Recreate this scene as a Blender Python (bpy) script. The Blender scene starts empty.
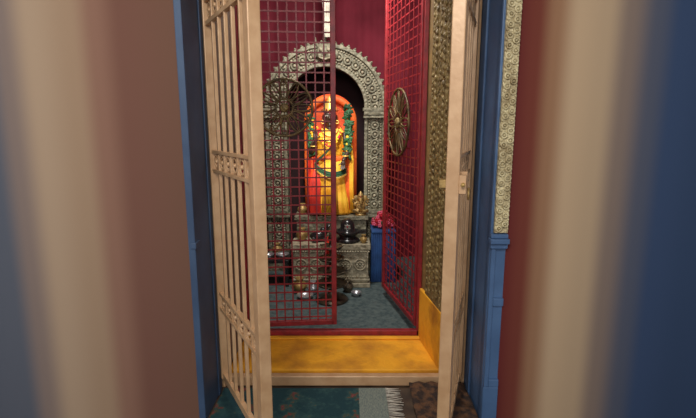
import bpy, bmesh, math, random
from mathutils import Vector, Matrix
random.seed(7)
scene = bpy.context.scene
scene.view_settings.view_transform = 'Standard'

# ---------------------------------------------------------------- materials
def lin(c):
    out = []
    for v in c:
        v = v / 255.0
        out.append(v / 12.92 if v <= 0.04045 else ((v + 0.055) / 1.055) ** 2.4)
    return (out[0], out[1], out[2], 1.0)

def mat(name, col, rough=0.6, metal=0.0, col2=None, nscale=8.0, bump=0.0, bscale=40.0,
        kind='noise', stretch=(1, 1, 1), emit=0.0, spec=0.5, detail=5.0, lo=0.35, hi=0.65):
    m = bpy.data.materials.new(name)
    m.use_nodes = True
    nt = m.node_tree
    b = nt.nodes['Principled BSDF']
    b.inputs['Roughness'].default_value = rough
    b.inputs['Metallic'].default_value = metal
    b.inputs['Specular IOR Level'].default_value = spec
    b.inputs['Base Color'].default_value = lin(col)
    tc = nt.nodes.new('ShaderNodeTexCoord')
    mp = nt.nodes.new('ShaderNodeMapping')
    mp.inputs['Scale'].default_value = stretch
    nt.links.new(tc.outputs['Object'], mp.inputs['Vector'])
    if col2 is not None:
        n = nt.nodes.new('ShaderNodeTexNoise')
        n.inputs['Scale'].default_value = nscale
        n.inputs['Detail'].default_value = detail
        r = nt.nodes.new('ShaderNodeValToRGB')
        r.color_ramp.elements[0].position = lo
        r.color_ramp.elements[0].color = lin(col)
        r.color_ramp.elements[1].position = hi
        r.color_ramp.elements[1].color = lin(col2)
        nt.links.new(mp.outputs['Vector'], n.inputs['Vector'])
        nt.links.new(n.outputs['Fac'], r.inputs['Fac'])
        nt.links.new(r.outputs['Color'], b.inputs['Base Color'])
    if bump > 0:
        if kind == 'voronoi':
            t = nt.nodes.new('ShaderNodeTexVoronoi')
            t.feature = 'SMOOTH_F1'
            outp = 'Distance'
        else:
            t = nt.nodes.new('ShaderNodeTexNoise')
            t.inputs['Detail'].default_value = 4
            outp = 'Fac'
        t.inputs['Scale'].default_value = bscale
        nt.links.new(mp.outputs['Vector'], t.inputs['Vector'])
        bp = nt.nodes.new('ShaderNodeBump')
        bp.inputs['Strength'].default_value = bump
        bp.inputs['Distance'].default_value = 0.02
        bp.invert = (kind == 'voronoi')
        nt.links.new(t.outputs[outp], bp.inputs['Height'])
        nt.links.new(bp.outputs['Normal'], b.inputs['Normal'])
    return m

def band_mat(name, stops, xmin, xmax):
    """made-up soft vertical colour bands (object X), echoing blurred side borders"""
    m = bpy.data.materials.new(name)
    m.use_nodes = True
    nt = m.node_tree
    b = nt.nodes['Principled BSDF']
    b.inputs['Roughness'].default_value = 0.9
    b.inputs['Specular IOR Level'].default_value = 0.1
    tc = nt.nodes.new('ShaderNodeTexCoord')
    sx = nt.nodes.new('ShaderNodeSeparateXYZ')
    mr = nt.nodes.new('ShaderNodeMapRange')
    mr.inputs['From Min'].default_value = xmin
    mr.inputs['From Max'].default_value = xmax
    r = nt.nodes.new('ShaderNodeValToRGB')
    r.color_ramp.interpolation = 'EASE'
    els = r.color_ramp.elements
    while len(els) > 1:
        els.remove(els[-1])
    first = True
    for x, c in stops:
        p = (x - xmin) / (xmax - xmin)
        if first:
            e = els[0]; e.position = p; first = False
        else:
            e = els.new(p)
        e.color = lin(c)
    nt.links.new(tc.outputs['Object'], sx.inputs['Vector'])
    nt.links.new(sx.outputs['X'], mr.inputs['Value'])
    nt.links.new(mr.outputs['Result'], r.inputs['Fac'])
    nt.links.new(r.outputs['Color'], b.inputs['Base Color'])
    return m

M = {}
M['beige'] = mat('beige_enamel', (200, 162, 122), 0.4, 0.1, (184, 144, 104), 14, 0.05, 60)
M['blue'] = mat('blue_paint', (74, 104, 142), 0.5, 0, (60, 88, 124), 5, 0.06, 30)
M['blue_d'] = mat('dark_blue_paint', (60, 82, 110), 0.55, 0, (48, 68, 96), 5, 0.06, 30)
M['red'] = mat('red_enamel', (152, 36, 42), 0.45, 0.0, (118, 26, 32), 20)
M['maroon'] = mat('maroon_cloth', (124, 40, 54), 0.85, 0, (102, 30, 42), 3, 0.15, 200, spec=0.2)
M['brass'] = mat('aged_brass', (196, 160, 96), 0.42, 0.4, (132, 106, 62), 18, 0.2, 60)
M['bronze'] = mat('dark_bronze', (122, 98, 60), 0.5, 0.4, (72, 58, 38), 18, 0.2, 60)
M['darkbrass'] = mat('blackened_brass', (116, 104, 84), 0.34, 0.5, (44, 40, 34), 14, 0.1, 60)
M['stone'] = mat('carved_grey_stone', (152, 146, 122), 0.6, 0.1, (104, 100, 82), 22, 0.6, 38, 'voronoi')
M['stone_l'] = mat('pale_carved_stone', (184, 174, 148), 0.6, 0.05, (138, 128, 104), 22, 0.6, 30, 'voronoi')
M['gold'] = mat('gilt_carving', (158, 134, 84), 0.55, 0.2, (106, 86, 52), 25, 0.7, 45, 'voronoi')
M['palegold'] = mat('pale_gilt_carving', (206, 192, 150), 0.5, 0.1, (160, 142, 104), 25, 0.6, 55, 'voronoi')
M['yellow'] = mat('turmeric_yellow_paint', (242, 170, 30), 0.7, 0, (176, 110, 24), 5, 0.3, 25, detail=10, lo=.45, hi=.74)
M['ochre'] = mat('ochre_wall', (150, 116, 62), 0.75, 0, (104, 80, 48), 6, 0.2, 25)
M['teal'] = mat('teal_floor_carpet', (96, 108, 106), 0.9, 0, (68, 82, 84), 30, 0.3, 260, spec=0.15)
M['floor'] = mat('brown_stone_floor', (84, 66, 50), 0.55, 0, (54, 42, 34), 9, 0.1, 30)
M['black'] = mat('black_stone', (26, 25, 26), 0.22, 0.0, (44, 42, 42), 20)
M['dark'] = mat('dark_maroon_niche', (52, 20, 24), 0.9, 0, (34, 14, 18), 5)  # dark maroon panels added so the arch opening looks dark
M['orange'] = mat('saffron_cloth', (252, 118, 46), 0.6, 0, (240, 94, 32), 8, 0.2, 60)
M['backred'] = mat('vermilion_cloth', (232, 96, 40), 0.7, 0, (206, 66, 30), 8, 0.2, 60)
M['robe'] = mat('yellow_silk', (252, 200, 64), 0.5, 0, (242, 164, 38), 9, 0.15, 60)
M['redsilk'] = mat('red_silk', (222, 52, 26), 0.5, 0, (176, 28, 18), 12)
M['greensilk'] = mat('green_silk', (44, 92, 56), 0.55, 0, (26, 62, 42), 14)
M['leaf'] = mat('garland_leaf', (52, 104, 58), 0.6, 0, (22, 62, 34), 20)
M['flower_y'] = mat('marigold', (252, 186, 40), 0.7)
M['flower_r'] = mat('red_petals', (206, 34, 52), 0.65, 0, (160, 16, 40), 30)
M['flower_p'] = mat('pink_petals', (224, 92, 120), 0.65)
M['gold_m'] = mat('polished_gold', (240, 196, 96), 0.4, 0.35)
M['white'] = mat('white_cotton', (208, 200, 184), 0.85, 0, (176, 168, 154), 20)
M['steel'] = mat('steel_plate', (196, 198, 202), 0.3, 0.8)
M['bluecloth'] = mat('blue_cloth', (42, 84, 140), 0.8, 0, (30, 62, 112), 8)
M['skin_st'] = mat('idol_face_stone', (62, 44, 34), 0.4, 0.0)
M['ceil'] = mat('ceiling_plaster', (150, 140, 125), 0.9)
M['plaster'] = mat('plaster', (120, 100, 84), 0.9)
M['matbrown'] = mat('brown_woven_mat', (100, 68, 44), 0.95, 0, (50, 36, 30), 22, 0.5, 120, lo=.42, hi=.58)

def rug_mat():
    m = bpy.data.materials.new('teal_woven_rug')
    m.use_nodes = True
    nt = m.node_tree
    b = nt.nodes['Principled BSDF']
    b.inputs['Roughness'].default_value = 0.95
    b.inputs['Specular IOR Level'].default_value = 0.1
    tc = nt.nodes.new('ShaderNodeTexCoord')
    v = nt.nodes.new('ShaderNodeTexVoronoi'); v.inputs['Scale'].default_value = 8.0
    v.inputs['Randomness'].default_value = .7
    dist = nt.nodes.new('ShaderNodeTexNoise'); dist.inputs['Scale'].default_value = 26
    ad = nt.nodes.new('ShaderNodeMix'); ad.data_type = 'RGBA'; ad.blend_type = 'LINEAR_LIGHT'
    ad.inputs['Factor'].default_value = 0.08
    r = nt.nodes.new('ShaderNodeValToRGB')
    r.color_ramp.interpolation = 'LINEAR'
    e = r.color_ramp.elements
    e[0].position = 0; e[0].color = lin((164, 104, 96))
    e[1].position = 0.16; e[1].color = lin((122, 68, 70))
    a = e.new(0.26); a.color = lin((92, 92, 74))
    a = e.new(0.33); a.color = lin((58, 88, 88))
    a = e.new(0.60); a.color = lin((44, 72, 78))
    n = nt.nodes.new('ShaderNodeTexNoise'); n.inputs['Scale'].default_value = 180
    mx = nt.nodes.new('ShaderNodeMix'); mx.data_type = 'RGBA'; mx.blend_type = 'MULTIPLY'
    mx.inputs['Factor'].default_value = 0.5
    nt.links.new(tc.outputs['Object'], dist.inputs['Vector'])
    nt.links.new(tc.outputs['Object'], ad.inputs['A'])
    nt.links.new(dist.outputs['Color'], ad.inputs['B'])
    nt.links.new(ad.outputs['Result'], v.inputs['Vector'])
    nt.links.new(tc.outputs['Object'], n.inputs['Vector'])
    nt.links.new(v.outputs['Distance'], r.inputs['Fac'])
    nt.links.new(r.outputs['Color'], mx.inputs['A'])
    nt.links.new(n.outputs['Fac'], mx.inputs['B'])
    nt.links.new(mx.outputs['Result'], b.inputs['Base Color'])
    return m
M['rug'] = rug_mat()
M['rugend'] = mat('grey_rug_end', (132, 138, 126), 0.95, 0, (92, 104, 100), 60, stretch=(6, 1, 1))

# ---------------------------------------------------------------- mesh builder
_sph = {}
def sph_template(seg, rings):
    if (seg, rings) not in _sph:
        vs = [(0, 0, 1)]
        for j in range(1, rings):
            t = math.pi * j / rings
            for k in range(seg):
                a = 2 * math.pi * k / seg
                vs.append((math.sin(t) * math.cos(a), math.sin(t) * math.sin(a), math.cos(t)))
        vs.append((0, 0, -1))
        fs = []
        for k in range(seg):
            fs.append((0, 1 + k, 1 + (k + 1) % seg))
        for j in range(rings - 2):
            o = 1 + j * seg
            for k in range(seg):
                fs.append((o + k, o + seg + k, o + seg + (k + 1) % seg, o + (k + 1) % seg))
        o = 1 + (rings - 2) * seg; last = len(vs) - 1
        for k in range(seg):
            fs.append((last, o + (k + 1) % seg, o + k))
        _sph[(seg, rings)] = ([Vector(v) for v in vs], fs)
    return _sph[(seg, rings)]
CUBE = ([Vector((x, y, z)) for x in (-.5, .5) for y in (-.5, .5) for z in (-.5, .5)],
        [(0, 1, 3, 2), (4, 6, 7, 5), (0, 4, 5, 1), (2, 3, 7, 6), (0, 2, 6, 4), (1, 5, 7, 3)])

class B:
    def __init__(self, mats):
        self.bm = bmesh.new()
        self.mats = mats
    def _add(self, tpl, Mx, mi, smooth):
        new = self.bm.verts.new
        vs = [new(Mx @ v) for v in tpl[0]]
        fn = self.bm.faces.new
        for f in tpl[1]:
            q = fn([vs[i] for i in f]); q.material_index = mi; q.smooth = smooth
    def _fin(self, verts, mi, smooth):
        for v in verts:
            for f in v.link_faces:
                f.material_index = mi
                f.smooth = smooth
    def box(self, c, s, mi=0, rot=None):
        Mx = Matrix.Translation(c) @ (rot if rot is not None else Matrix.Identity(4)) @ Matrix.Diagonal((s[0], s[1], s[2], 1))
        self._add(CUBE, Mx, mi, False)
    def box2(self, a, b, mi=0):
        self.box([(a[i] + b[i]) / 2 for i in range(3)], [abs(b[i] - a[i]) for i in range(3)], mi)
    def sphere(self, c, r, mi=0, sc=(1, 1, 1), rot=None, seg=10, rings=7):
        Mx = Matrix.Translation(c) @ (rot if rot is not None else Matrix.Identity(4)) @ Matrix.Diagonal((sc[0] * r, sc[1] * r, sc[2] * r, 1))
        self._add(sph_template(seg, rings), Mx, mi, True)
    def cone(self, a, b, r1, r2, mi=0, seg=10, smooth=True):
        self.tube([a, b], [r1, r2], mi, seg)
    def tube(self, pts, r, mi=0, seg=8, closed=False):
        pts = [Vector(p) for p in pts]
        n = len(pts)
        rings = []
        for i, p in enumerate(pts):
            if closed:
                t = pts[(i + 1) % n] - pts[i - 1]
            else:
                t = pts[min(i + 1, n - 1)] - pts[max(i - 1, 0)]
            t.normalize()
            q = t.to_track_quat('Z', 'Y')
            rr = r[i] if isinstance(r, (list, tuple)) else r
            rings.append([self.bm.verts.new(p + q @ Vector((math.cos(2 * math.pi * k / seg) * rr, math.sin(2 * math.pi * k / seg) * rr, 0))) for k in range(seg)])
        vs = [v for rg in rings for v in rg]
        rng = range(n) if closed else range(n - 1)
        for i in rng:
            A = rings[i]; C = rings[(i + 1) % n]
            off = min(range(seg), key=lambda o: (A[0].co - C[o].co).length)
            for k in range(seg):
                try:
                    self.bm.faces.new((A[k], A[(k + 1) % seg], C[(k + 1 + off) % seg], C[(k + off) % seg]))
                except ValueError:
                    pass
        if not closed:
            self.bm.faces.new(list(reversed(rings[0])))
            self.bm.faces.new(rings[-1])
        self._fin(vs, mi, True)
    def ribbon(self, pts, w, mi=0, th=.008, side=(1, 0, 0), nw=8, wave=.006):
        side = Vector(side).normalized()
        rows = []
        for i, p in enumerate(pts):
            p = Vector(p); ww = w[i] if isinstance(w, (list, tuple)) else w
            row = []
            for k in range(nw + 1):
                s = k / nw - .5
                row.append(self.bm.verts.new(p + side * s * ww + Vector((0, wave * math.sin(k * 2.4) , 0))))
            rows.append(row)
        for i in range(len(rows) - 1):
            for k in range(nw):
                f = self.bm.faces.new((rows[i][k], rows[i][k + 1], rows[i + 1][k + 1], rows[i + 1][k]))
                f.material_index = mi; f.smooth = True
    def ring(self, c, R, r, mi=0, axis='Y', seg=32, tseg=6, sx=1, sz=1):
        pts = []
        for k in range(seg):
            a = 2 * math.pi * k / seg
            if axis == 'Y':
                pts.append((c[0] + math.cos(a) * R * sx, c[1], c[2] + math.sin(a) * R * sz))
            else:
                pts.append((c[0] + math.cos(a) * R * sx, c[1] + math.sin(a) * R * sz, c[2]))
        self.tube(pts, r, mi, tseg, True)
    def lathe(self, c, prof, mi=0, seg=28, fold=None):
        rings = []
        for j, (r, z) in enumerate(prof):
            rg = []
            for k in range(seg):
                a = 2 * math.pi * k / seg
                fx, fy, rr = 1, 1, r
                if fold:
                    rr, fx, fy = fold(r, a, j / (len(prof) - 1))
                rg.append(self.bm.verts.new((c[0] + math.cos(a) * rr * fx, c[1] + math.sin(a) * rr * fy, c[2] + z)))
            rings.append(rg)
        for i in range(len(rings) - 1):
            for k in range(seg):
                self.bm.faces.new((rings[i][k], rings[i][(k + 1) % seg], rings[i + 1][(k + 1) % seg], rings[i + 1][k]))
        self.bm.faces.new(list(reversed(rings[0])))
        self.bm.faces.new(rings[-1])
        self._fin([v for rg in rings for v in rg], mi, True)
    def prism(self, poly, y0, y1, mi=0, smooth=False):
        a = [self.bm.verts.new((x, y0, z)) for x, z in poly]
        b = [self.bm.verts.new((x, y1, z)) for x, z in poly]
        n = len(poly)
        self.bm.faces.new(a)
        self.bm.faces.new(list(reversed(b)))
        for i in range(n):
            self.bm.faces.new((a[(i + 1) % n], a[i], b[i], b[(i + 1) % n]))
        self._fin(a + b, mi, smooth)
    def build(self, name, parent=None, mw=None, bevel=0.0, remesh=0.0):
        bmesh.ops.recalc_face_normals(self.bm, faces=self.bm.faces)
        me = bpy.data.meshes.new(name)
        self.bm.to_mesh(me); self.bm.free()
        for m in self.mats:
            me.materials.append(M[m])
        o = bpy.data.objects.new(name, me)
        scene.collection.objects.link(o)
        if parent is not None:
            o.parent = parent
        if bevel > 0:
            md = o.modifiers.new('bevel', 'BEVEL'); md.width = bevel; md.segments = 2
            md.limit_method = 'ANGLE'; md.angle_limit = math.radians(50)
        if remesh > 0:
            md = o.modifiers.new('remesh', 'REMESH'); md.mode = 'VOXEL'; md.voxel_size = remesh
            md.use_smooth_shade = True
            s = o.modifiers.new('smooth', 'SMOOTH'); s.factor = 0.5; s.iterations = 3
        return o

def empty(name, loc=(0, 0, 0)):
    e = bpy.data.objects.new(name, None)
    e.empty_display_size = 0.1
    e.location = loc
    scene.collection.objects.link(e)
    return e

# ---------------------------------------------------------------- room shell
FL = 0.05
b = B(['floor']); b.box2((-3.2, -2.5, -0.1), (3.2, 2.83, 0.0)); b.build('floor')
b = B(['teal']); b.box2((-1.3, 2.83, -0.1), (0.95, 5.0, FL)); b.build('floor_sanctum')
b = B(['ceil']); b.box2((-3.2, -2.5, 3.1), (3.2, 5.1, 3.2)); b.build('ceiling')

M['bandL'] = band_mat('border_blur_left', [(-2.4, (76, 82, 96)), (-1.60, (90, 94, 104)), (-1.50, (130, 114, 106)),
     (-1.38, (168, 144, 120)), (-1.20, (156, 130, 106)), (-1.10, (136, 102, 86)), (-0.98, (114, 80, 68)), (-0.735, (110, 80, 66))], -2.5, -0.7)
M['bandR'] = band_mat('border_blur_right', [(0.73, (98, 42, 40)), (0.82, (108, 56, 46)), (0.90, (142, 106, 80)), (1.0, (178, 152, 122)),
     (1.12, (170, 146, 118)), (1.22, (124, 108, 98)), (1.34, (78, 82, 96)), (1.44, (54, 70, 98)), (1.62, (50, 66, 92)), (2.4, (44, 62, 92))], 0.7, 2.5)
b = B(['bandL']); b.box2((-3.2, 2.05, 0), (-0.735, 2.40, 3.1)); b.build('wall_front_left')
b = B(['bandR']); b.box2((0.735, 2.05, 0), (3.2, 2.40, 3.1)); b.build('wall_front_right')
b = B(['blue_d', 'palegold'])
b.box2((-0.748, 2.045, 0), (-0.715, 2.35, 3.1), 0)
b.box2((-0.716, 2.27, 0), (-0.708, 2.31, 3.1), 0)
b.box2((-0.708, 2.035, 0.9), (-0.735, 2.10, 0.93), 0)
b.build('trim_left', bevel=0.004)

b = B(['blue'])
b.box2((0.665, 2.06, 0), (0.70, 2.42, 3.1))
b.box2((0.655, 2.25, 0), (0.668, 2.30, 3.1))
b.box2((0.665, 2.045, 0), (0.740, 2.10, 3.1))
b.box2((0.66, 2.02, 0.905), (0.740, 2.05, 0.93))
b.box2((0.655, 2.005, 0.93), (0.743, 2.05, 0.955))
b.box2((0.66, 2.02, 0.955), (0.740, 2.05, 0.975))
b.box2((0.665, 2.03, 0.0), (0.740, 2.05, 0.20))
b.box2((0.668, 2.03, 0.20), (0.690, 2.05, 0.905))
b.box2((0.69, 2.03, 0.62), (0.740, 2.05, 0.66))
b.box2((0.69, 2.03, 0.20), (0.740, 2.05, 0.24))
b.build('trim_right', bevel=0.004)
b = B(['palegold', 'gold'])
b.box2((0.676, 2.028, 0.98), (0.738, 2.046, 3.05), 0)
for i in range(48):
    z = 1.0 + i * 0.0425
    for sx in (-1, 1):
        b.ring((0.708 + sx * 0.014, 2.026, z + (0.02 if sx > 0 else 0)), 0.012, 0.005, 0, seg=14, tseg=6)
        b.sphere((0.708 + sx * 0.014, 2.026, z + (0.02 if sx > 0 else 0)), 0.006, 0)
    for dz in (0, .021):
        b.sphere((0.681, 2.026, z + dz), 0.005, 0); b.sphere((0.734, 2.026, z + dz), 0.005, 0)
b.build('carved_pilaster_panel')

def prism_xy(bl, poly, z0, z1, mi=0):
    a = [bl.bm.verts.new((x, y, z0)) for x, y in poly]
    c = [bl.bm.verts.new((x, y, z1)) for x, y in poly]
    n = len(poly)
    bl.bm.faces.new(list(reversed(a))); bl.bm.faces.new(c)
    for i in range(n):
        bl.bm.faces.new((a[i], a[(i + 1) % n], c[(i + 1) % n], c[i]))
    bl._fin(a + c, mi, False)
b = B(['ochre']); prism_xy(b, [(0.545, 2.42), (1.6, 2.42), (1.6, 2.88), (0.485, 2.88)], 0.0, 3.1); b.build('wall_inner_right')
b = B(['plaster']); prism_xy(b, [(-0.71, 2.42), (-1.8, 2.42), (-1.8, 2.88), (-0.69, 2.88)], 0.0, 3.1); b.build('wall_inner_left')
b = B(['plaster']); b.box2((-0.75, 2.42, 2.62), (0.6, 2.88, 3.1)); b.build('wall_inner_top')
def reveal_x(y):
    return 0.545 + (y - 2.42) * (0.485 - 0.545) / 0.46
b = B(['gold', 'palegold'])
y0, y1 = 2.43, 2.74
prism_xy(b, [(reveal_x(y0) + .01, y0), (reveal_x(y0) - .012, y0), (reveal_x(y1) - .012, y1), (reveal_x(y1) + .01, y1)], 0.42, 2.62, 0)
for i in range(52):
    z = 0.45 + i * 0.041
    for y in (2.46, 2.52, 2.58, 2.65, 2.71):
        rr = 0.014 if y in (2.52, 2.65) else 0.009
        b.sphere((reveal_x(y) - 0.013, y, z + (0.02 if y in (2.52, 2.65) else 0)), rr, 0, sc=(0.7, 1, 1.2), seg=8, rings=5)
b.build('trim_carved_reveal')
b = B(['yellow'])
prism_xy(b, [(reveal_x(2.42) + .01, 2.425), (reveal_x(2.42) - .018, 2.425), (reveal_x(2.84) - .018, 2.84), (reveal_x(2.84) + .01, 2.84)], 0.07, 0.42, 0)
b.build('trim_yellow_dado', bevel=0.006)
b = B(['yellow'])
b.box2((-0.70, 2.425, 0.0), (0.54, 2.84, 0.07))
b.box2((-0.68, 2.80, 0.07), (0.49, 2.84, 0.085))
b.build('trim_threshold_step', bevel=0.012)

b = B(['plaster']); b.box2((-1.4, 4.9, 0), (1.1, 5.0, 3.1)); b.build('wall_back')
b = B(['plaster']); b.box2((-1.4, 2.88, 0), (-1.3, 4.9, 3.1)); b.build('wall_sanctum_left')
b = B(['plaster']); b.box2((0.95, 2.88, 0), (1.05, 4.9, 3.1)); b.build('wall_sanctum_right')

def cloth(name, p0, p1, z0, z1, amp, freq, matn, nu=220, nv=10):
    bl = B([matn])
    p0 = Vector(p0); p1 = Vector(p1)
    d = (p1 - p0); L = d.length; d.normalize(); nrm = Vector((-d.y, d.x))
    g = []
    for i in range(nu + 1):
        s = L * i / nu
        row = []
        for j in range(nv + 1):
            z = z0 + (z1 - z0) * j / nv
            f = amp * (math.sin(s * freq + 0.6 * math.sin(s * 3.1)) + 0.4 * math.sin(s * freq * 2.3 + 1 + z * .6))
            p = p0 + d * s + nrm * f
            row.append(bl.bm.verts.new((p.x, p.y, z)))
        g.append(row)
    for i in range(nu):
        for j in range(nv):
            bl.bm.faces.new((g[i][j], g[i + 1][j], g[i + 1][j + 1], g[i][j + 1]))
    for f in bl.bm.faces:
        f.smooth = True
    return bl.build(name)
cloth('wall_curtain', (-1.285, 4.865), (0.935, 4.865), 0.052, 3.08, 0.010, 26, 'maroon')
cloth('wall_curtain', (0.90, 4.89), (0.90, 2.89), 0.052, 3.08, 0.014, 26, 'maroon')
cloth('wall_curtain', (-1.24, 2.89), (-1.24, 4.89), 0.052, 3.08, 0.014, 26, 'maroon')

# ---------------------------------------------------------------- beige outer gate
b = B(['beige'])
b.box2((-0.738, 2.355, 0.0), (-0.700, 2.405, 2.95))
b.box2((0.625, 2.355, 0.0), (0.662, 2.405, 2.95))
b.box2((-0.70, 2.362, 0.005), (0.625, 2.405, 0.062))
b.box2((-0.70, 2.36, 2.90), (0.625, 2.405, 2.95))
for z in (0.35, 1.28, 2.15):
    for x in (-0.706, 0.630):
        b.cone((x, 2.342, z - 0.035), (x, 2.342, z + 0.035), 0.012, 0.012)
b.build('trim_gate_frame', bevel=0.004)

def gate_leaf(name, hinge, free, nb=5):
    L = (Vector(free) - Vector(hinge)).length
    ang = math.atan2(free[1] - hinge[1], free[0] - hinge[0])
    root = empty(name, (hinge[0], hinge[1], 0))
    root.rotation_euler = (0, 0, ang)
    zb, zt = 0.085, 2.85
    bl = B(['beige'])
    bl.box2((0.0, -0.02, zb), (0.036, 0.02, zt))
    bl.box2((L - 0.054, -0.025, zb), (L, 0.025, zt))
    bl.build('stiles', root, bevel=0.004)
    bl = B(['beige'])
    for z, h in ((0.10, .04), (0.50, .016), (0.585, .016), (1.245, .016), (1.34, .016), (1.955, .02), (2.06, .016), (2.83, .04)):
        bl.box2((0.036, -0.012, z - h / 2), (L - 0.054, 0.012, z + h / 2))
    bl.build('rails', root, bevel=0.002)
    bl = B(['beige'])
    x0, x1 = 0.036, L - 0.054
    for i in range(nb):
        x = x0 + (x1 - x0) * (i + 1) / (nb + 1)
        bl.box2((x - 0.008, -0.008, 0.11), (x + 0.008, 0.008, 2.82))
    bl.build('bars', root, bevel=0.002)
    bl = B(['beige'])
    for zc in (0.5425, 1.2925, 2.008):
        for i in range(nb + 1):
            x = x0 + (x1 - x0) * (i + 0.5) / (nb + 1)
            bl.ring((x, 0, zc), 0.032, 0.005, 0, seg=18)
            bl.sphere((x, 0, zc), 0.011, 0)
    bl.build('scrollwork', root)
    return root, L
gl, LL = gate_leaf('metal_gate', (-0.700, 2.335), (-0.340, 1.722))
gr, LR = gate_leaf('metal_gate', (0.622, 2.335), (0.396, 1.70))
bl = B(['brass', 'beige'])
bl.box2((LR - .07, -0.05, 1.23), (LR - .01, -0.022, 1.26), 0)
bl.cone((LR - .16, 0.04, 1.245), (LR + .015, 0.04, 1.245), .008, .008, 0)
bl.box2((LR - .10, 0.02, 1.20), (LR - .05, 0.05, 1.29), 1)
bl.box2((LR - .03, 0.02, 1.21), (LR - .005, 0.05, 1.28), 1)
bl.ring((LR - .09, 0.055, 1.20), 0.022, 0.004, 0, seg=16)
bl.build('latch', gr)

# ---------------------------------------------------------------- red inner grille doors
b = B(['red'])
b.box2((-0.69, 2.845, 0.075), (0.485, 2.885, 0.115))
b.box2((-0.69, 2.845, 2.55), (0.485, 2.885, 2.60))
b.box2((-0.69, 2.845, 0.075), (-0.665, 2.885, 2.60))
b.box2((0.462, 2.845, 0.075), (0.487, 2.885, 2.60))
b.build('trim_red_door_frame', bevel=0.003)

def grille(name, hinge, free, side, cx, cz, R, n):
    L = (Vector(free) - Vector(hinge)).length
    ang = math.atan2(free[1] - hinge[1], free[0] - hinge[0])
    root = empty(name, (hinge[0], hinge[1], 0)); root.rotation_euler = (0, 0, ang)
    zb, zt = 0.125, 2.52
    bl = B(['red'])
    bl.box2((0, -0.013, zb), (0.026, 0.013, zt)); bl.box2((L - 0.034, -0.013, zb), (L, 0.013, zt))
    bl.box2((0.02, -0.013, zb), (L - .02, 0.013, zb + 0.035)); bl.box2((0.02, -0.013, zt - 0.03), (L - .02, 0.013, zt))
    bl.build('frame', root, bevel=0.003)
    bl = B(['red'])
    for i in range(1, n):
        x = 0.013 + (L - 0.03) * i / n
        bl.box2((x - .0045, -.003, zb + .02), (x + .0045, .003, zt - .02))
    m = round((zt - zb) / 0.060)
    for j in range(1, m):
        z = zb + (zt - zb) * j / m
        bl.box2((.02, -.0065, z - .0045), (L - .02, -.0025, z + .0045))
    bl.build('lattice', root)
    bl = B(['bronze', 'gold'])
    s = 0.022 * side
    bl.ring((cx, s, cz), R, .009, 0, seg=48)
    bl.ring((cx, s, cz), R * .3, .006, 0, seg=32)
    bl.sphere((cx, s * 1.2, cz), R * .16, 1, sc=(1, .5, 1))
    for k in range(12):
        a = 2 * math.pi * k / 12
        pts = []
        for t in range(16):
            u = 2 * math.pi * t / 16
            rr = R * .64 + R * .34 * math.cos(u)
            w = R * .12 * math.sin(u)
            pts.append((cx + math.cos(a) * rr - math.sin(a) * w, s, cz + math.sin(a) * rr + math.cos(a) * w))
        bl.tube(pts, .006, 0, 5, True)
        bl.cone((cx + math.cos(a) * R * .12, s, cz + math.sin(a) * R * .12), (cx + math.cos(a) * R, s, cz + math.sin(a) * R), .003, .003, 0, 6)
    bl.build('rosette', root)
    return root
grille('grille_door', (-0.665, 2.885), (-0.078, 2.935), -1, .265, 1.585, .175, 10)
grille('grille_door', (0.465, 2.90), (0.300, 3.70), 1, .41, 1.50, .235, 9)

# ---------------------------------------------------------------- altar arch
AX, AY = -0.215, 4.40
ri, ro, zs = 0.375, 0.575, 1.66
def arch_band(bl, r0, r1, z0, y0, y1, mi=0, n=40):
    def pt(r, k):
        if k < 0:
            return (AX - r, z0)
        if k > n:
            return (AX + r, z0)
        a = math.pi - math.pi * k / n
        return (AX + r * math.cos(a), zs + r * math.sin(a))
    ks = [-1] + list(range(n + 1)) + [n + 1]
    rows = []
    for k in ks:
        (xa, za), (xb, zb_) = pt(r0, k), pt(r1, k)
        rows.append([bl.bm.verts.new(v) for v in ((xa, y0, za), (xb, y0, zb_), (xb, y1, zb_), (xa, y1, za))])
    for i in range(len(rows) - 1):
        for q in range(4):
            bl.bm.faces.new((rows[i][q], rows[i][(q + 1) % 4], rows[i + 1][(q + 1) % 4], rows[i + 1][q]))
    bl.bm.faces.new(rows[0]); bl.bm.faces.new(list(reversed(rows[-1])))
    bl._fin([v for r in rows for v in r], mi, False)
root = empty('altar_arch', (0, 0, 0))
b = B(['stone'])
arch_band(b, ri, ro, FL, AY, AY + .12)
b.build('arch_body', root, bevel=0.006)
b = B(['stone', 'brass'])
arch_band(b, ri - .004, ri + .028, FL, AY - .03, AY + .01)
arch_band(b, ro - .03, ro + .004, FL, AY - .03, AY + .01)
b.build('arch_mouldings', root, bevel=0.006)
b = B(['stone', 'stone_l'])
def along(r, step):
    pts = []
    z = 0.25
    while z < zs:
        pts.append((AX - r, z, math.pi)); z += step
    n = int(math.pi * r / step)
    for k in range(n + 1):
        a = math.pi - math.pi * k / n
        pts.append((AX + r * math.cos(a), zs + r * math.sin(a), a))
    z = zs - step
    while z > 0.25:
        pts.append((AX + r, z, 0)); z -= step
    return pts
for x, z, a in along(ri + .045, .026):
    b.sphere((x, AY - .006, z), .010, 1, seg=8, rings=5)
for x, z, a in along(ro - .045, .026):
    b.sphere((x, AY - .006, z), .010, 1, seg=8, rings=5)
for i, (x, z, a) in enumerate(along((ri + ro) / 2, .085)):
    b.ring((x, AY - .012, z), .032, .011, 0, seg=16, tseg=6)
    b.sphere((x, AY - .012, z), .016, 1, seg=8, rings=6)
    b.sphere((x + .03 * math.cos(a + 1), AY - .01, z + .043), .012, 1, seg=8, rings=5)
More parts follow.
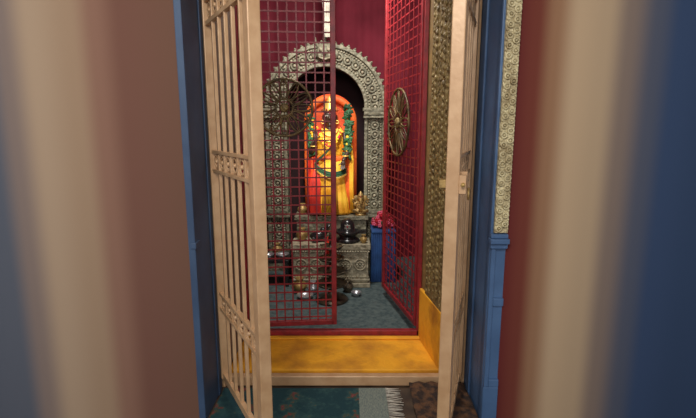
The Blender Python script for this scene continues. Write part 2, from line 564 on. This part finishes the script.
for i, (x, z, a) in enumerate(along(ro + .006, .062)):
    if z > zs - .35:
        R = Matrix.Rotation(-(a - math.pi / 2), 4, 'Y')
        b.sphere((x, AY + .01, z), .026, 0, sc=(.8, .5, 1.0), rot=R, seg=8, rings=6)
        b.sphere((x + .022 * math.cos(a), AY + .0, z + .022 * math.sin(a)), .009, 0, seg=8, rings=5)
zc = zs + (ri + ro) / 2 + .02
b.sphere((AX, AY - .03, zc), .085, 0, sc=(1, .6, .95), seg=16, rings=12)
for sx in (-1, 1):
    b.sphere((AX + sx * .034, AY - .078, zc + .02), .018, 1)
    b.sphere((AX + sx * .045, AY - .06, zc - .03), .024, 0)
    b.tube([(AX + sx * .05, AY - .03, zc + .05), (AX + sx * .09, AY - .03, zc + .09), (AX + sx * .085, AY - .03, zc + .135)], [.02, .014, .004], 0)
    b.sphere((AX + sx * .10, AY - .03, zc - .01), .03, 0, sc=(1, .5, 1.4))
b.sphere((AX, AY - .085, zc - .01), .02, 0)
b.tube([(AX - .05, AY - .07, zc - .05), (AX, AY - .08, zc - .065), (AX + .05, AY - .07, zc - .05)], .01, 1)
b.lathe((AX, AY - .02, zc + .06), [(.03, 0), (.035, .02), (.015, .05), (.022, .065), (.004, .10)], 0, 14)
for sx in (-1, 1):
    xc = AX + sx * (ri + ro) / 2
    for z, w, h in ((zs - .02, .235, .03), (zs - .055, .215, .03), (zs - .09, .225, .02), (.62, .235, .04), (.66, .215, .03), (.10, .25, .10)):
        b.box((xc, AY + .03, z), (w, .17, h), 0)
b.build('arch_carving', root)
b = B(['dark'])
arch_band(b, ri + .01, ri + .06, FL, AY + .12, AY + .40)
b.prism([(AX - ri - .05, FL)] + [(AX - (ri + .05) * math.cos(math.pi * k / 30), zs + (ri + .05) * math.sin(math.pi * k / 30)) for k in range(31)] + [(AX + ri + .05, FL)], AY + .38, AY + .41)
b.build('niche_back', root)

# ---------------------------------------------------------------- plinth
PX = -0.15
root = empty('altar_plinth')
b = B(['stone_l', 'stone'])
b.box2((PX - .36, 3.86, FL), (PX + .35, 4.12, .09), 0)
b.box2((PX - .34, 3.88, .09), (PX + .33, 4.12, .40), 0)
b.box2((PX - .355, 3.865, .11), (PX + .345, 4.12, .13), 0)
b.box2((PX - .36, 3.86, .40), (PX + .35, 4.12, .45), 0)
b.box2((PX - .33, 4.12, FL), (PX + .32, 4.36, .62), 1)
b.box2((PX - .35, 4.10, .62), (PX + .34, 4.36, .66), 1)
b.build('blocks', root, bevel=0.006)
b = B(['stone_l', 'stone'])
for i in range(5):
    x = PX - .27 + i * .132
    b.ring((x, 3.875, .26), .05, .008, 0, seg=22)
    for k in range(8):
        a = k * math.pi / 4
        b.sphere((x + .026 * math.cos(a), 3.878, .26 + .026 * math.sin(a)), .013, 0, sc=(1, .6, 1), seg=8, rings=5)
    b.sphere((x, 3.874, .26), .012, 1)
    b.box((x + .066, 3.876, .26), (.012, .014, .25), 0)
for i in range(30):
    b.sphere((PX - .34 + i * .0232, 3.862, .385), .009, 0, seg=8, rings=5)
    b.sphere((PX - .34 + i * .0232, 3.872, .15), .008, 0, seg=8, rings=5)
b.build('relief', root)

# ---------------------------------------------------------------- deity
IX, IY, IZ = -0.165, 4.22, 0.66
root = empty('deity_idol', (IX, IY, IZ))
def P(bl, name, **k):
    o = bl.build(name, None, **k)
    o.parent = root
    return o
b = B(['orange', 'backred'])
hw, sp = .245, .86
poly = [(-hw, 0)] + [(-hw * math.cos(math.pi * k / 24), sp + 1.05 * hw * math.sin(math.pi * k / 24)) for k in range(25)] + [(hw, 0)]
b.prism(poly, .08, .11, 1)
rim = [(-hw + .03, 0.02), (-hw + .03, .4)] + [(-(hw - .03) * math.cos(math.pi * k / 24), sp + (hw - .03) * math.sin(math.pi * k / 24)) for k in range(25)] + [(hw - .03, .4), (hw - .03, .02)]
b.tube([(x, .07, z) for x, z in rim], .034, 0, 10)
P(b, 'saffron_mandorla')
b = B(['robe', 'orange', 'redsilk'])
def fold(r, a, t):
    return r * (1 + .05 * (1 - t * .6) * math.sin(a * 18) + .02 * math.sin(a * 7)), 1, .55
b.lathe((0.0, -.02, .01), [(.19, 0), (.195, .02), (.18, .12), (.16, .25), (.145, .38), (.13, .48), (.105, .54)], 0, 90, fold)
b.lathe((0, -.02, .52), [(.105, 0), (.118, .06), (.135, .14), (.142, .19), (.12, .24), (.06, .275), (.035, .29)], 0, 60, lambda r, a, t: (r * (1 + .02 * math.sin(a * 16)), 1, .55))
b.lathe((0, -.02, .50), [(.116, 0), (.124, .015), (.124, .035), (.116, .05)], 1, 40, lambda r, a, t: (r, 1, .6))
for k in range(7):
    x = -.045 + k * .015
    b.tube([(x * .7, -.10, .53), (x, -.135, .35), (x * 1.5, -.145, .03)], [.009, .011, .014], 0, 8)
P(b, 'robes')
b = B(['redsilk', 'robe', 'orange', 'greensilk', 'gold_m'])
for sx in (-1, 1):
    for k in range(4):
        o = k * .018
        mi = 0 if (sx < 0 and k != 1) else 2
        if sx > 0 and k > 1: mi = 1
        b.tube([(sx * (.06 + o * .5), -.045, .79), (sx * (.13 + o), -.05, .73), (sx * (.15 + o), -.045, .5), (sx * (.15 + o), -.04, .25), (sx * (.16 + o), -.04, .02)], [.013, .016, .015, .015, .016], mi, 8)
def sash(pts, w, mi, side):
    b.ribbon([(p[0], p[1], p[2]) for p in pts], w, mi, side=side)
def arc(p, q, r_, n=16):
    out = []
    p, q, r_ = Vector(p), Vector(q), Vector(r_)
    for i in range(n + 1):
        t = i / n
        out.append(p * (1 - t) ** 2 + q * 2 * t * (1 - t) + r_ * t * t)
    return out
sash(arc((.12, -.095, .80), (.03, -.185, .62), (-.13, -.12, .50)), .075, 3, (.5, 0, .85))
sash(arc((.12, -.102, .835), (.03, -.195, .66), (-.13, -.125, .54)), .018, 4, (.5, 0, .85))
sash(arc((-.14, -.115, .47), (0, -.215, .33), (.15, -.12, .42)), .06, 3, (0, 0, 1))
sash(arc((-.14, -.122, .44), (0, -.225, .30), (.15, -.125, .39)), .016, 4, (0, 0, 1))
sash(arc((-.11, -.10, .50), (-.15, -.16, .30), (-.13, -.145, .03)), [.02 + .08 * min(1, i / 7) for i in range(17)], 0, (1, 0, 0))
P(b, 'shawl')
b = B(['skin_st'])
hz = .90
b.sphere((0, -.03, hz), .072, sc=(.86, .95, 1.12), seg=20, rings=16)
b.cone((0, -.02, .77), (0, -.025, .87), .042, .036)
b.cone((0, -.092, hz + .024), (0, -.110, hz - .014), .006, .012)
b.sphere((0, -.100, hz - .014), .012, sc=(1, 1, .8))
b.sphere((0, -.090, hz - .040), .014, sc=(1.5, .6, .5))
b.sphere((0, -.075, hz - .064), .017)
for sx in (-1, 1):
    b.sphere((sx * .064, -.025, hz - .005), .016, sc=(.5, .8, 1.7))
    b.sphere((sx * .025, -.090, hz + .028), .014, sc=(1.3, .4, .4))
    sh = Vector((sx * .135, -.03, .745))
    if sx < 0:
        el, wr, tip = Vector((-.165, -.10, .60)), Vector((-.125, -.165, .69)), Vector((0, -.01, 1))
    else:
        el, wr, tip = Vector((.165, -.09, .59)), Vector((.125, -.165, .52)), Vector((-.1, -.25, -1))
    b.sphere(sh, .036); b.cone(sh, el, .033, .026); b.sphere(el, .026); b.cone(el, wr, .025, .017); b.sphere(wr, .018)
    tip.normalize()
    pc = wr + tip * .03
    b.sphere(pc, .024, sc=(1, .5, 1.25))
    for f, (dx, ln) in enumerate(((-.017, .036), (-.006, .043), (.006, .041), (.017, .032))):
        p0 = pc + tip * .018 + Vector((dx, 0, 0)); p1 = p0 + tip * ln * .55; p2 = p1 + (tip + Vector((0, -.35, 0))).normalized() * ln * .5
        b.cone(p0, p1, .0062, .0058, seg=8); b.cone(p1, p2, .0058, .0045, seg=8); b.sphere(p1, .0058, seg=8, rings=6)
    q0 = pc + Vector((-sx * .018, 0, 0)); q1 = q0 + (tip * .5 + Vector((-sx * .8, -.2, 0))).normalized() * .03
    b.cone(q0, q1, .0075, .0055, seg=8)
P(b, 'head_and_arms', remesh=0.003)
b = B(['white', 'black', 'gold_m', 'flower_r'])
for sx in (-1, 1):
    b.sphere((sx * .025, -.094, hz + .010), .012, 0, sc=(1.3, .5, .7)); b.sphere((sx * .025, -.100, hz + .010), .006, 1)
    b.ring((sx * .066, -.03, hz - .042), .014, .005, 2, seg=14)
    b.ring((sx * .143, -.135, .642 if sx < 0 else .555), .025, .006, 2, axis='Z', seg=16)
b.box((0, -.099, hz + .045), (.008, .008, .028), 3)
b.lathe((0, -.03, hz + .05), [(.070, 0), (.075, .012), (.066, .02), (.068, .035), (.055, .045), (.057, .06), (.042, .075), (.042, .085), (.024, .105), (.026, .115), (.004, .14)], 2, 26)
for k in range(9):
    a = math.pi + math.pi * k / 8
    b.sphere((.073 * math.cos(a), -.03 + .073 * math.sin(a), hz + .067), .009, 3 if k % 2 else 2, seg=8, rings=6)
for r_, z_ in ((.07, .80), (.095, .77)):
    pts = [(r_ * math.cos(a), -.065 - .05 * abs(math.sin(a)), z_ - r_ * .9 * abs(math.sin(a))) for a in [math.pi * k / 16 for k in range(17)]]
    b.tube(pts, .008, 2, 6)
P(b, 'ornaments')
b = B(['leaf', 'flower_y', 'flower_r', 'white'])
def garland(fn, n, jit, size, mats):
    for i in range(n):
        p = Vector(fn(i / (n - 1)))
        for q in range(3):
            o = Vector((random.uniform(-jit, jit), random.uniform(-jit * .5, 0), random.uniform(-jit, jit)))
            R = Matrix.Rotation(random.uniform(0, 6.28), 4, 'Y') @ Matrix.Rotation(random.uniform(-.5, .5), 4, 'X')
            mi = random.choice(mats)
            if mi == 0:
                b.sphere(p + o, size * 1.25, 0, sc=(.55, .25, 1.5), rot=R, seg=6, rings=5)
            else:
                b.sphere(p + o, size * .65, mi, sc=(1, .7, 1), seg=8, rings=6)
garland(lambda t: (-.11 + .22 * t, -.12 - .06 * math.sin(math.pi * t), .81 - .16 * math.sin(math.pi * t) ** .7), 26, .010, .013, [1, 1, 2])
garland(lambda t: (.155 + .015 * math.sin(t * 3), -.10, .98 - .42 * t), 22, .022, .021, [0, 0, 0, 0, 0, 1])
garland(lambda t: (-.165 - .01 * math.sin(t * 3), -.08, .92 - .34 * t), 16, .018, .019, [0, 0, 0, 0, 1])
P(b, 'garlands')

# ---------------------------------------------------------------- tiered oil lamp
b = B(['darkbrass', 'brass'])
c = (-0.135, 3.56, FL)
prof = [(.13, 0), (.135, .015), (.12, .03), (.07, .045), (.035, .06), (.025, .10), (.035, .115), (.05, .125),
        (.125, .14), (.135, .155), (.12, .15), (.04, .15), (.022, .17), (.022, .22), (.04, .23),
        (.115, .245), (.125, .262), (.11, .256), (.035, .258), (.02, .28), (.02, .33), (.035, .34),
        (.10, .352), (.11, .37), (.095, .363), (.03, .366), (.018, .385), (.02, .43), (.03, .44), (.085, .45), (.095, .468), (.08, .462), (.025, .465),
        (.018, .50), (.028, .53), (.018, .56), (.03, .60), (.012, .64), (.004, .70)]
b.lathe(c, prof, 0, 36)
for z, r in ((.158, .13), (.264, .12), (.372, .105), (.47, .09)):
    for k in range(9):
        a = k * 2 * math.pi / 9
        b.sphere((c[0] + r * math.cos(a), c[1] + r * math.sin(a), c[2] + z), .012, 0, sc=(1, 1, .5), seg=8, rings=5)
b.build('oil_lamp')

# ---------------------------------------------------------------- black lingam
root = empty('stone_lingam')
b = B(['black'])
c = (-0.005, 3.985, .45)
b.lathe(c, [(.10, 0), (.115, .012), (.10, .03), (.075, .045), (.085, .065), (.11, .08), (.112, .10), (.10, .103), (.095, .09), (.07, .09), (.066, .13), (.06, .17), (.045, .195), (.02, .21), (.002, .213)], 0, 36)
b.prism([(c[0] + .09, c[2] + .075), (c[0] + .17, c[2] + .085), (c[0] + .17, c[2] + .105), (c[0] + .09, c[2] + .105)], c[1] - .03, c[1] + .03, 0)
b.build('shaft_and_yoni', root)
b = B(['white', 'flower_r'])
for dz in (.13, .145, .16):
    b.box((c[0], c[1] - .066 + (dz - .13) * .1, c[2] + dz), (.05, .004, .005), 0)
b.sphere((c[0], c[1] - .068, c[2] + .145), .007, 1)
b.build('tilak', root)

b = B(['black'])
n = Vector((-0.27, 3.97, .45))
b.sphere(n + Vector((0, 0, .05)), .05, sc=(1.5, .95, 1.0), seg=16, rings=12)
b.sphere(n + Vector((.045, 0, .10)), .032, sc=(1, .9, 1.1))
b.cone(n + Vector((.05, 0, .08)), n + Vector((.085, 0, .135)), .035, .024)
b.sphere(n + Vector((.10, 0, .14)), .024, sc=(1.5, .9, .9))
for s in (-1, 1):
    b.cone(n + Vector((.085, s * .016, .155)), n + Vector((.08, s * .022, .185)), .006, .002)
    b.sphere(n + Vector((.078, s * .03, .145)), .011, sc=(.6, 1.3, .6))
    b.tube([n + Vector((.05, s * .035, .03)), n + Vector((.10, s * .035, .015)), n + Vector((.07, s * .03, .014))], .012)
    b.tube([n + Vector((-.05, s * .04, .04)), n + Vector((.0, s * .055, .017)), n + Vector((-.05, s * .05, .016))], .015)
b.tube([n + Vector((-.07, 0, .06)), n + Vector((-.09, .01, .03)), n + Vector((-.07, .03, .008))], .006)
b.build('bull_figurine', remesh=0.004)

# ---------------------------------------------------------------- ganesh figurine
root = empty('ganesh_figurine')
g = Vector((0.118, 4.16, .66))
b = B(['brass'])
b.lathe(g, [(.055, 0), (.058, .008), (.05, .02), (.055, .03)], 0, 24)
b.sphere(g + Vector((0, 0, .075)), .045, sc=(1.05, .9, 1), seg=16, rings=12)
b.sphere(g + Vector((0, 0, .115)), .034, sc=(1.2, .8, .9), seg=14)
b.sphere(g + Vector((0, -.012, .158)), .03, sc=(1, .95, 1.05), seg=16, rings=12)
b.tube([g + Vector(v) for v in ((0, -.035, .155), (0, -.058, .14), (.002, -.062, .115), (-.01, -.058, .098), (-.024, -.056, .104))], [.015, .013, .010, .008, .006])
for s in (-1, 1):
    b.sphere(g + Vector((s * .042, -.005, .16)), .024, sc=(1, .3, 1.2))
    b.tube([g + Vector((s * .02, -.02, .045)), g + Vector((s * .062, -.03, .045)), g + Vector((s * .02, -.05, .038))], [.022, .02, .014])
    b.tube([g + Vector((s * .035, 0, .12)), g + Vector((s * .062, -.015, .095)), g + Vector((s * .05, -.05, .10))], [.013, .012, .009])
    b.tube([g + Vector((s * .035, .01, .12)), g + Vector((s * .07, .01, .12)), g + Vector((s * .07, 0, .155))], [.012, .010, .009])
    b.cone(g + Vector((s * .014, -.038, .142)), g + Vector((s * .02, -.056, .135)), .004, .002)
b.lathe(g + Vector((0, -.01, .18)), [(.026, 0), (.028, .006), (.02, .02), (.012, .035), (.003, .05)], 0, 16)
b.build('body', root, remesh=0.003)
b = B(['flower_r', 'white'])
b.sphere(g + Vector((0, -.042, .178)), .005, 0)
b.build('tilak', root)

# ---------------------------------------------------------------- flowers, pots, plates, cloth
b = B(['flower_r', 'flower_p', 'leaf'])
for i in range(110):
    a = random.uniform(0, 6.28); r = .10 * math.sqrt(random.random())
    p = Vector((0.325 + r * math.cos(a), 4.15 + r * .8 * math.sin(a), .556 + random.random() * .19 * (1 - r / .12) + .01))
    if random.random() < .12:
        b.sphere(p, .02, 2, sc=(.5, .25, 1.5), rot=Matrix.Rotation(random.uniform(0, 6), 4, 'Y'), seg=6, rings=5)
    else:
        mi = 0 if random.random() < .7 else 1
        for k in range(5):
            t = k * 1.257
            b.sphere(p + Vector((.011 * math.cos(t), -.004, .011 * math.sin(t))), .010, mi, sc=(1, .5, 1), seg=6, rings=5)
b.build('flower_heap')
b = B(['bluecloth', 'flower_r'])
b.box2((.22, 4.02, FL), (.43, 4.30, .52), 0)
for k in range(12):
    b.tube([(.222 + k * .0186, 4.018, .525), (.222 + k * .0186, 4.006, .3), (.222 + k * .0188, 4.01, FL + .005)], [.008, .012, .013], 0, 8)
b.box2((.215, 4.005, .515), (.44, 4.31, .54), 0)
b.build('cloth_covered_stand', bevel=0.006)

def pot(name, c, s, m='brass'):
    bl = B([m])
    bl.lathe(c, [(.035 * s, 0), (.04 * s, .006 * s), (.032 * s, .014 * s), (.06 * s, .04 * s), (.07 * s, .07 * s), (.06 * s, .10 * s), (.034 * s, .12 * s), (.032 * s, .135 * s), (.046 * s, .15 * s), (.042 * s, .152 * s), (.028 * s, .14 * s)], 0, 28)
    return bl.build(name)
pot('brass_pot', (-.42, 4.00, .45), .8)
pot('brass_pot', (-.43, 4.18, .66), .7)
pot('brass_pot', (.14, 3.92, .45), .5)
def bowl(name, c, r, m):
    bl = B([m])
    bl.lathe(c, [(r * .5, 0), (r * .55, .004), (r * .85, .02), (r, .038), (r * .97, .039), (r * .8, .024), (r * .4, .01)], 0, 28)
    return bl.build(name)
b = B(['black', 'bluecloth'])
b.box2((-.80, 3.88, .27), (-.53, 4.14, .30), 0)
for x in (-.78, -.55):
    for y in (3.90, 4.12):
        b.box2((x - .015, y - .015, FL), (x + .015, y + .015, .27), 0)
b.box2((-.78, 3.895, .14), (-.55, 3.905, .16), 0)
b.build('low_stool', bevel=0.004)
bowl('steel_plate', (-.60, 3.97, .30), .065, 'steel')
bowl('steel_plate', (-.72, 3.96, .30), .05, 'steel')
pot('brass_pot', (-.66, 4.08, .30), .7)
bowl('offering_bowl', (-.36, 3.60, FL), .07, 'steel')
bowl('offering_bowl', (.07, 3.66, FL), .045, 'steel')
pot('water_pot', (-.42, 3.74, FL), .9, 'brass')
pot('water_pot', (-.00, 3.76, FL), .7, 'darkbrass')
pot('water_pot', (-.30, 3.72, FL), .75, 'steel')
# folded red cloth on the front plinth
b = B(['redsilk'])
for k in range(3):
    b.box((-.155, 3.945, .458 + k * .016), (.075 - k * .004, .075, .014), 0)
for k in range(4):
    b.tube([(-.185 + k * .02, 3.93, .455), (-.186 + k * .021, 3.852, .452), (-.188 + k * .022, 3.842, .36 + .01 * (k % 2))], [.010, .010, .011], 0, 8)
b.build('red_cloth', bevel=.004)

b = B(['white'])
nu, nv = 16, 24
g_ = []
for i in range(nu + 1):
    row = []
    for j in range(nv + 1):
        t = j / nv; w = .075 * (1 - .65 * t)
        x = AX + .03 + (i / nu - .5) * 2 * w
        row.append(b.bm.verts.new((x, 4.30 + .012 * math.sin(i * 1.6), 3.0 - .72 * t)))
    g_.append(row)
for i in range(nu):
    for j in range(nv):
        f = b.bm.faces.new((g_[i][j], g_[i + 1][j], g_[i + 1][j + 1], g_[i][j + 1])); f.smooth = True
b.cone((AX - .10, 4.30, 3.0), (AX + .16, 4.30, 3.0), .012, .012)
b.cone((AX + .03, 4.30, 3.0), (AX + .03, 4.30, 3.1), .006, .006)
b.build('hanging_pennant')

# ---------------------------------------------------------------- rugs
b = B(['rug', 'rugend', 'white'])
b.box2((-.70, 1.2, 0.001), (.06, 2.33, .012), 0)
b.box2((.06, 1.2, 0.001), (.21, 2.33, .012), 1)
for k in range(80):
    y = 1.21 + k * .0142
    b.tube([(.21, y, .008), (.245, y + random.uniform(-.006, .006), .006), (.285 + random.uniform(0, .015), y + random.uniform(-.012, .012), .004)], [.0035, .003, .0015], 2, 5)
b.build('rug')
b = B(['matbrown', 'redsilk'])
nn = 30
vs = [[None] * (nn + 1) for _ in range(nn + 1)]
for i in range(nn + 1):
    for j in range(nn + 1):
        x = .345 + .31 * i / nn; y = 1.5 + .84 * j / nn
        vs[i][j] = b.bm.verts.new((x, y, .020 + .006 * math.sin(i * .9) * math.sin(j * .6) + (0.015 * (j / nn) ** 6)))
for i in range(nn):
    for j in range(nn):
        f = b.bm.faces.new((vs[i][j], vs[i + 1][j], vs[i + 1][j + 1], vs[i][j + 1])); f.smooth = True
o = b.build('doormat')
sm = o.modifiers.new('solid', 'SOLIDIFY'); sm.thickness = .008

# ---------------------------------------------------------------- lights
def area(name, loc, target, size, power, col):
    l = bpy.data.lights.new(name, 'AREA'); l.shape = 'DISK'
    l.size = size; l.energy = power; l.color = col
    o = bpy.data.objects.new(name, l); o.location = loc
    o.rotation_euler = (Vector(target) - Vector(loc)).to_track_quat('-Z', 'Y').to_euler()
    scene.collection.objects.link(o)
area('hall_fill', (-0.5, -0.6, 2.95), (0, 2.6, .7), 1.2, 90, (1, .97, .93))  # unseen soft area light added above and behind the camera
area('sanctum_fill', (-0.1, 3.15, 2.85), (-.15, 4.3, 1.0), .5, 40, (1, .97, .92))  # unseen area light added to brighten the sanctum
sp_ = bpy.data.lights.new('idol_spotlight', 'SPOT'); sp_.energy = 80; sp_.spot_size = math.radians(34); sp_.spot_blend = .7
sp_.color = (1, .95, .84); sp_.shadow_soft_size = .06
o = bpy.data.objects.new('idol_spotlight', sp_); o.location = (-.25, 3.0, 1.95)
o.rotation_euler = (Vector((-.165, 4.24, 1.15)) - Vector(o.location)).to_track_quat('-Z', 'Y').to_euler()
scene.collection.objects.link(o)

w = bpy.data.worlds.new('world'); scene.world = w; w.use_nodes = True
w.node_tree.nodes['Background'].inputs['Color'].default_value = (.92, .94, 1, 1)
w.node_tree.nodes['Background'].inputs['Strength'].default_value = 0.85

# ---------------------------------------------------------------- camera
cd = bpy.data.cameras.new('camera')
cd.sensor_width = 36; cd.lens = 450 / 696 * 36
cd.clip_start = .05
cam = bpy.data.objects.new('camera', cd)
cam.location = (0, 0, 1.45)
cam.rotation_euler = (math.radians(80), 0, 0)
scene.collection.objects.link(cam)
scene.camera = cam
